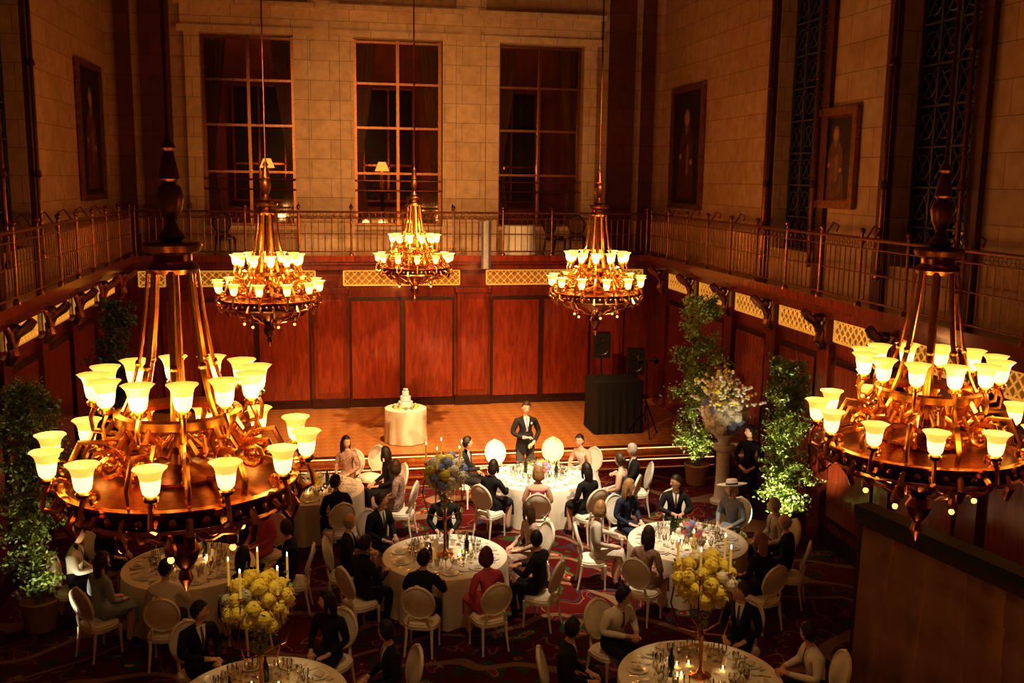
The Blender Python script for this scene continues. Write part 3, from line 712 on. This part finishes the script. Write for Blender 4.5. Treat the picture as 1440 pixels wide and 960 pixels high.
def head(b,M,skin,hair,style):
    nu,nv=26,20;vs=[];fs=[]
    for j in range(nv+1):
        for i in range(nu): vs.append(headpt(pi*j/nv,-pi+2*pi*(i+.5)/nu))
    for j in range(nv):
        for i in range(nu): k=(i+1)%nu;fs.append((j*nu+i,j*nu+k,(j+1)*nu+k,(j+1)*nu+i))
    b.add(vs,fs,skin,M)
    for s in(-1,1):
        b.ball((s*.029,.078,.008),(.012,.008,.007),EYE,8,6,M);b.ball((s*.029,.0845,.008),(.005,.003,.005),IRIS,6,5,M)
        b.tube([(s*.014,.09,.024),(s*.03,.089,.03),(s*.046,.078,.025)],[.003,.004,.002],5,hair if hair else IRIS,M)
        b.ball((s*.077,-.008,-.008),(.01,.018,.03),skin,8,6,M)
    b.tube([(-.022,.083,-.056),(0,.091,-.054),(.022,.083,-.056)],[.003,.005,.003],5,LIP,M)
    hv=[];ok=[]
    for j in range(nv+1):
        for i in range(nu):
            p=headpt(pi*j/nv,-pi+2*pi*(i+.5)/nu,extra=1)
            k=1.12 if style in('short','bald') else 1.17
            y=p.y
            if style=='bald': hl=.2 if y>-.03 else -.07
            elif y>.035: hl=.058
            elif y>-.02: hl=.058-(.035-y)/.055*(.06 if style=='short' else .12)
            else: hl=-.002-min(1,(-.02-y)/.04)*.075 if style=='short' else -.09
            ok.append(p.z>hl and not(style=='bald' and p.z>.05))
            hv.append(p*k*(1+.02*math.sin(i*2.3+j*1.7)))
    hf=[f for f in fs if sum(ok[i] for i in f)>=3]
    b.add(hv,hf,hair,M)
    if style in('long','bob'):
        e=1 if style=='long' else .45
        b.tube([(0,-.03,.07),(0,-.06,0),(0,-.072,-.09*max(e,.7)),(0,-.08,-.18*e-.03*(1-e)),(0,-.075,-.25*e-.03*(1-e))],[(.06,.04),(.084,.052),(.086,.046),(.076,.034),(.04,.018)],12,hair,M,side=(1,0,0))
        for s in(-1,1): b.tube([(s*.075,.0,.04),(s*.083,.01,-.05),(s*.078,.01,-.13*max(e,.75)),(s*.06,.0,-.17*max(e,.75))],[.02,.024,.02,.008],8,hair,M)
    if style=='bun': b.ball((0,-.105,.03),(.045,.04,.045),hair,10,8,M)
def hand(b,w,p,skin,sgn,curl=1):
    d=(p-w).normalized();s=d.cross(V((0,0,1)))
    if s.length<.1:s=V((1,0,0))
    s.normalize();n=s.cross(d)
    Mx=Matrix((( s.x,d.x,n.x,p.x),(s.y,d.y,n.y,p.y),(s.z,d.z,n.z,p.z),(0,0,0,1)))
    b.ball((0,0,0),(.04,.048,.017),skin,10,8,Mx)
    for k,L in zip((-1.5,-.5,.5,1.5),(.85,1.05,1,.75)):
        if sgn<0:k=-k
        q=[V((k*.019,.03,0)),V((k*.021,.068*L+.008,.004)),V((k*.022,.095*L,-.012*curl)),V((k*.021,.108*L,-.034*curl))]
        b.tube(q,[.0095,.009,.008,.006],6,skin,Mx)
    b.tube([V((-sgn*.028,-.02,-.003)),V((-sgn*.052,.012,-.008)),V((-sgn*.055,.045,-.014))],[.012,.01,.007],6,skin,Mx)
SIT={'table':((.27,.14,.80),(.2,.4,.80),(.17,.48,.795)),'lap':((.25,.03,.77),(.13,.25,.68),(.09,.32,.67)),'rest':((.27,.12,.80),(.1,.36,.80),(.03,.42,.80)),
'chin':((.22,.27,.82),(.08,.2,1.02),(.045,.16,1.09)),'clap':((.25,.12,.82),(.07,.3,.97),(.03,.36,1.02)),'side':((.28,-.02,.77),(.34,.15,.68),(.34,.22,.66))}
def person(name,x,y,face,woman=False,top=None,bottom=None,hair=(.05,.03,.02),style='short',skin=SKIN,arms=('lap','lap'),look=None,lean=.08,stand=False,z=0,shirt=True,bare=False,tie=None,hat=None,s=1.0,longskirt=False):
    top=top or colmat((.012,.012,.014));bottom=bottom or (top if woman else colmat((.014,.014,.016)))
    hm=pm('hair_%02d%02d%02d'%tuple(int(q*99) for q in hair),hair,.55,n=.35,sc=60)
    k=.9 if woman else 1
    pz=.94 if stand else .565
    dz=pz-.565
    def up(p):
        p=V(p);v=V((0,p.y,p.z-.56));v.rotate(Matrix.Rotation(-lean,3,'X'));return V((p.x,v.y,v.z+.56+dz))
    J=[V((0,0,pz)),up((0,-.01,.74)),up((0,0,.9)),up((0,-.01,1.01)),up((0,0,1.1)),up((0,.01,1.17))]
    rad=[.14,.118 if not woman else .1,.14 if not woman else .12,.115 if not woman else .095,.058 if not woman else .045,.05 if not woman else .042]
    E=[(0,1),(1,2),(2,3),(3,4),(4,5)];seg=['hip','tor','tor','tor','neck']
    arm=[]
    for i,sg in enumerate((1,-1)):
        if stand: el,wr,pa={'front':((.27,.02,1.15),(.1,.2,1.1),(.03,.25,1.11)),'down':((.25,-.02,1.16),(.25,.06,.92),(.25,.08,.84)),'low':((.27,0,1.16),(.14,.17,1.0),(.08,.22,.97))}[arms[i]]
        else: el,wr,pa=SIT[arms[i]]
        o=len(J);sh_=up((.175*k*sg,-.01,1.015))
        J+=[sh_,V((el[0]*sg*(.95 if woman else 1),el[1],el[2])),V((wr[0]*sg,wr[1],wr[2])),V((pa[0]*sg,pa[1],pa[2]))]
        rad+=[.072*k,.05*k,.032*k,.026*k];E+=[(3,o),(o,o+1),(o+1,o+2),(o+2,o+3)];seg+=['tor','uarm','farm','hand'];arm.append((o+2,o+3,sg))
    for sg in(1,-1):
        o=len(J)
        if stand: J+=[V((.095*sg,0,.88)),V((.11*sg,.02,.5)),V((.12*sg,-.01,.1)),V((.14*sg,.14,.045))]
        else: J+=[V((.1*sg,.03,.555)),V((.12*sg,.4,.545)),V((.13*sg,.33,.1)),V((.15*sg,.46,.045))]
        rad+=[.098,.068,.042,.036];E+=[(0,o),(o,o+1),(o+1,o+2),(o+2,o+3)];seg+=['hip','thigh','calf','foot']
    me=bpy.data.meshes.new('sk');me.from_pydata([tuple(j) for j in J],E,[]);ob=bpy.data.objects.new('sk',me);COL.objects.link(ob)
    md=ob.modifiers.new('s','SKIN');md.use_smooth_shade=True;md.branch_smoothing=.4
    for i,v in enumerate(me.skin_vertices[0].data): v.radius=(rad[i]*1.08,rad[i]*1.08);v.use_root=(i==0)
    sb=ob.modifiers.new('u','SUBSURF');sb.levels=2;sb.render_levels=2
    dg=bpy.context.evaluated_depsgraph_get();ev=ob.evaluated_get(dg);m2=bpy.data.meshes.new_from_object(ev)
    b=MB();vs=[v.co.copy() for v in m2.vertices];fs=[tuple(p.vertices) for p in m2.polygons]
    bvh=BVHTree.FromPolygons(vs,fs)
    b.v=[v.copy() for v in vs]
    legm=SKINP if (woman and not stand) else bottom
    for f in fs:
        c=sum((vs[i] for i in f),V())/len(f);best=None
        for (a,d),sname in zip(E,seg):
            A=J[a];B=J[d];ab=B-A;t=max(0,min(1,(c-A).dot(ab)/ab.length_squared));dd=(c-A-ab*t).length-(rad[a]*(1-t)+rad[d]*t)
            if best is None or dd<best[0]: best=(dd,sname,t,c)
        _,sn,t,c=best
        if sn=='neck' : m=skin if (t>.25 or woman) else (SHIRT if not woman else skin)
        elif sn=='tor': m=top if not(bare and c.z>1.0+dz) else skin
        elif sn in('uarm','farm'): m=skin if bare else top
        elif sn=='hand': m=skin if t>.15 else (SHIRT if not woman else skin)
        elif sn in('hip','thigh'): m=bottom
        elif sn=='calf': m=legm
        else: m=SHOE
        b.f.append(list(f));b.m.append(b.mi(m))
    bpy.data.objects.remove(ob);bpy.data.meshes.remove(m2)
    for w,p,sg in arm: hand(b,J[w],J[p],skin,sg)
    def patch(zt,zb,fw,mat,off,xo=0):
        rows=8;vv=[];ff=[]
        for r in range(rows+1):
            zz=zt+(zb-zt)*r/rows
            for cix in range(5):
                w=fw(r/rows)*(cix-2)/2+xo
                org=V((w,.24+lean*.45,zz+dz));h=bvh.ray_cast(org,V((0,-1,0)))
                yy=h[0].y if h[0] else (vv[-5].y if len(vv)>=5 else .1)
                vv.append(V((w,yy+off,zz+dz)))
        for r in range(rows):
            for cix in range(4): a=r*5+cix;ff.append((a,a+5,a+6,a+1))
        b.add(vv,ff,mat)
    if not woman and shirt:
        patch(1.1,.82,lambda t:.06*(1-t)+.004,SHIRT,.006)
        patch(1.08,.82,lambda t:.012+.01*t,tie or colmat((.1,.08,.14)),.011)
        if stand: patch(1.0,.96,lambda t:.014,SHIRT,.012,-.09)
    if woman and not stand:
        b.tube([(0,-.02,.56),(0,.12,.565),(0,.3,.565),(0,.41,.55),(0,.44,.46),(0,.43,.32)],[(.16,.12),(.19,.105),(.2,.09),(.2,.085),(.19,.07),(.2,.07)],14,bottom,side=(1,0,0))
    if longskirt and not stand:
        b.lathe([(.13,.74),(.24,.67),(.36,.58),(.42,.45),(.46,.2),(.5,.01)],36,bottom,Matrix.Translation((0,.17,0)),mod=lambda a,z:1+.05*math.sin(9*a)*(1-z))
    if stand and not woman:
        b.tube([(0,0,1.22),(0,0,1.12),(0,0,1.0),(0,-.01,.88),(0,-.02,.76)],[(.11,.09),(.152,.128),(.17,.135),(.19,.145),(.195,.14)],16,top,side=(1,0,0))
    if stand and woman:
        b.tube([(0,0,1.05),(0,0,.9),(0,0,.7),(0,0,.5)],[(.14,.11),(.18,.14),(.19,.14),(.17,.13)],14,bottom,side=(1,0,0))
    yaw=0;pit=0;hc=J[5]+V((0,.02,.095))
    if look is not None:
        dx,dy=look[0]-x,look[1]-y;ang=math.atan2(dy,dx)-pi/2-face;ang=(ang+pi)%(2*pi)-pi
        yaw=max(-1.15,min(1.15,ang*.85));pit=.08
    M=Matrix.Translation(hc)@Matrix.Rotation(yaw,4,'Z')@Matrix.Rotation(pit-.12,4,'X')@Matrix.Rotation(R.uniform(-.08,.08),4,'Y')@Matrix.Scale(1.0 if woman else 1.06,4)
    head(b,M,skin,hm,style)
    if hat:
        HM=M@Matrix.Translation((0,-.01,.07))@Matrix.Rotation(.15,4,'Y')@Matrix.Rotation(-.1,4,'X')
        b.lathe([(.09,.09),(.1,.03),(.1,0),(.16,-.01),(.25,.015),(.255,.01),(.16,-.02),(.1,-.01)],28,hat,HM);b.lathe([(0,.1),(.06,.1),(.09,.09)],28,hat,HM);b.lathe([(.102,.0),(.103,.03)],28,colmat((.03,.03,.05)),HM)
    return b.obj(name,True,(x,y,z),face,None) if s==1 else inst(name,b.mesh(name),(x,y,z),face,None,s)
SP=(3.95,19.3)
BK=colmat((.012,.012,.014));NV=colmat((.02,.03,.07));GR=colmat((.08,.08,.085));WH=SHIRT
PINK=colmat((.6,.1,.2));FLO=floral((.55,.45,.4),(.25,.12,.1));BLU=colmat((.12,.2,.4));LB=colmat((.3,.36,.45));WD=colmat((.85,.82,.76),n=.04)
PAL=colmat((.55,.5,.45))
BR=(.06,.03,.015);DB=(.02,.012,.01);GY=(.4,.38,.36);BL=(.35,.2,.08);RD=(.12,.03,.015)
def seat(t,x,y,kind='m',mind=1.48,ch=True,face=None,chz=None,**kw):
    cx,cy=TABLES[t];dx,dy=x-cx,y-cy;d=math.hypot(dx,dy)
    if d<mind: x=cx+dx/d*mind;y=cy+dy/d*mind
    f=math.atan2(cy-y,cx-x)-pi/2 if face is None else face
    kw.setdefault('look',SP)
    nm={'m':'seated_man','w':'seated_woman','g':'seated_girl','b':'seated_bride'}[kind]
    if kind!='m': kw.setdefault('style','long');kw.setdefault('skin',SKINP)
    if ch: chair(x-.0,y,f)
    person(nm,x-math.sin(f)*.02,y+math.cos(f)*.02,f,woman=kind!='m',**kw)
L2=('lap','lap')
# table by the speaker
seat('T1',2.55,18.5,'m',hair=DB,arms=('rest','lap'))
seat('T1',5.75,17.5,'m',hair=GY,arms=('rest','rest'),top=BK)
seat('T1',5.0,18.5,'b',top=WD,bottom=WD,bare=True,hair=DB,style='bun',arms=('rest','table'),look=(4.2,17.3),lean=.25,longskirt=True,mind=1.35)
seat('T1',2.8,16.75,'w',top=BK,hair=DB,arms=('rest','lap'),style='bob')
seat('T1',3.55,16.2,'w',top=PINK,hair=BL,arms=L2,bare=True,style='bob')
seat('T1',4.5,16.3,'w',top=BK,hair=DB,arms=('rest','lap'))
seat('T1',5.3,16.85,'w',top=BLU,hair=BR,arms=L2,bare=True,style='bun')
# left rear
seat('T4',.35,18.85,'w',top=FLO,hair=DB,arms=L2,look=SP)
seat('T4',1.05,17.95,'w',top=BK,hair=DB,arms=L2)
seat('T4',1.25,17.0,'w',top=FLO,hair=BR,arms=L2,style='bob')
seat('T4',0.1,16.3,'m',hair=DB,arms=('rest','lap'))
seat('T4',-.9,16.35,'m',hair=BR)
seat('T4',-1.8,17.3,'m',hair=GY)
# centre table
seat('T2',.2,14.3,'m',hair=GY,arms=('rest','rest'),style='bald')
seat('T2',.75,15.3,'m',hair=BR)
seat('T2',.4,13.3,'m',hair=DB,arms=('rest','lap'))
seat('T2',1.2,12.6,'m',hair=DB,arms=('table','rest'))
seat('T2',2.1,12.55,'w',top=PINK,hair=RD,arms=('rest','lap'),style='bob')
seat('T2',2.95,13.1,'m',hair=DB,arms=('rest','rest'))
seat('T2',2.9,14.4,'w',top=FLO,hair=BR,arms=L2)
seat('T2',1.85,15.55,'m',hair=DB)
# right table
seat('T3',4.9,15.4,'w',top=NV,hair=BL,arms=L2)
seat('T3',5.8,15.55,'m',hair=DB,arms=('rest','rest'))
seat('T3',6.6,15.0,'w',top=LB,hair=BL,arms=L2,hat=colmat((.75,.68,.58)),style='bob')
seat('T3',7.0,14.05,'m',hair=GY,style='short',top=PAL)
seat('T3',6.8,13.25,'m',hair=GY,style='bald')
seat('T3',6.05,12.55,'w',top=BK,hair=BL,arms=L2)
seat('T3',4.05,14.35,'w',top=PAL,hair=BL,arms=('lap','rest'),style='bob')
seat('T3',4.45,13.05,'w',top=FLO,hair=BR,arms=L2)
# left front
seat('T5',-3.6,14.3,'m',top=WH,hair=DB,tie=BLU,arms=('rest','lap'))
seat('T5',-3.0,13.2,'w',top=LB,hair=BR,arms=L2)
seat('T5',-2.1,12.75,'m',top=WH,hair=DB,arms=('rest','rest'))
seat('T5',-1.1,13.1,'w',top=BK,hair=DB,arms=L2)
seat('T5',-.65,14.15,'m',hair=BR)
seat('T5',-1.0,15.3,'w',top=PINK,hair=DB,style='bob')
seat('T5',-2.5,15.65,'m',hair=DB);seat('T5',-3.3,15.15,'w',top=BK,hair=BR)
# front
seat('T6',3.45,11.35,'m',top=WH,hair=DB,arms=('rest','rest'),lean=.3)
seat('T6',2.6,10.35,'m',hair=DB)
seat('T6',5.45,9.8,'m',top=WH,hair=DB,arms=('rest','rest'),lean=.2,mind=1.4)
seat('T6',5.1,11.1,'m',hair=BR)
seat('T7',-1.55,11.5,'m',hair=DB,arms=('rest','lap'),tie=None)
seat('T7',.65,10.6,'m',hair=DB);seat('T7',.0,11.6,'w',top=BK,hair=DB)
# empty chairs
chair(3.4,19.2,pi+.2);chair(4.5,19.25,pi-.3);chair(.8,19.2,2.4)
person('standing_man_giving_speech',SP[0],SP[1],pi+.05,stand=True,arms=('front','low'),hair=BR,top=colmat((.016,.016,.02)),bottom=GR,tie=colmat((.3,.28,.4)),lean=.02,look=(3.6,12),skin=SKINP,s=1.05)
person('standing_waitress',7.85,17.15,pi-.6,woman=True,stand=True,arms=('low','low'),hair=DB,style='bun',top=BK,bottom=BK,lean=.0,look=SP,skin=SKINP)
# ------------------------------------------------------------------ lights
WW=(1,.8,.53)
light('spot_tables','SPOT',(3.6,12.8,11.7),6800,WW,.12,(3.9,16.2,.7),38,.9)
light('spot_fill_front_tables','SPOT',(1.7,7.5,11.7),450,(1,.66,.3),.12,(1.7,10.6,.8),50,.9)  # added fill spot, brightens the front tables and their flowers
light('spot_fill_centrepiece','SPOT',(-.3,6.0,11.7),900,(1,.75,.35),.05,(-.75,10.3,1.8),7,.5)  # added narrow fill spots for the two front flower balls
light('spot_fill_centrepiece','SPOT',(3.6,6.0,11.7),900,(1,.75,.35),.05,(4.1,9.95,1.9),7,.5)
light('spot_speaker','SPOT',(5.5,9,11.6),7000,WW,.1,(4.1,18.6,.8),15,.5)
light('spot_stage_left','SPOT',(-3.5,8,11.3),8000,(1,.52,.21),.08,(3.0,23.2,.9),32,.6)
light('spot_stage_right','SPOT',(7.5,8,11.3),8000,(1,.52,.21),.08,(1.2,23.2,.9),32,.6)
light('spot_stage_floor','SPOT',(2.6,18.5,11.6),5500,(1,.62,.3),.1,(2.7,22.0,.5),48,.8)
light('spot_wall','SPOT',(.1,2,8.2),5500,(1,.55,.23),.06,(2.1,26,6.3),26,.9)
light('tree_uplight','SPOT',(7.2,14.7,.1),420,(1,.88,.55),.05,(7.82,15.6,2.2),80,.5)
light('tree_uplight','SPOT',(7.2,18.5,.1),150,(1,.85,.5),.05,(7.62,19.2,2.4),80,.5)
light('tree_uplight','SPOT',(-3.4,13.1,.1),90,(1,.85,.5),.05,(-4.0,14.1,2.2),80,.5)
for x in(CX-3.7,CX,CX+3.7): light('anteroom_fill_light','POINT',(x,28,11.4),60,(1,.42,.14),.1)  # unseen fill lights added above the window tops to brighten curtains and anteroom
w=bpy.data.worlds.new('world');scene.world=w;w.use_nodes=True;w.node_tree.nodes['Background'].inputs[0].default_value=(.02,.012,.008,1);w.node_tree.nodes['Background'].inputs[1].default_value=.3
# ------------------------------------------------------------------ camera
cd=bpy.data.cameras.new('camera');cd.lens=35;cd.sensor_width=36;cd.clip_start=.05
c=bpy.data.objects.new('camera',cd);COL.objects.link(c)
c.matrix_world=Matrix.Translation((0,0,6.3))@Euler((math.radians(90-9.3),0,math.radians(-10.7))).to_matrix().to_4x4()@Matrix.Rotation(.013,4,'Z')
scene.camera=c
scene.view_settings.view_transform='Standard'
try: scene.view_settings.look='Medium High Contrast'
except Exception: pass
scene.view_settings.exposure=.05
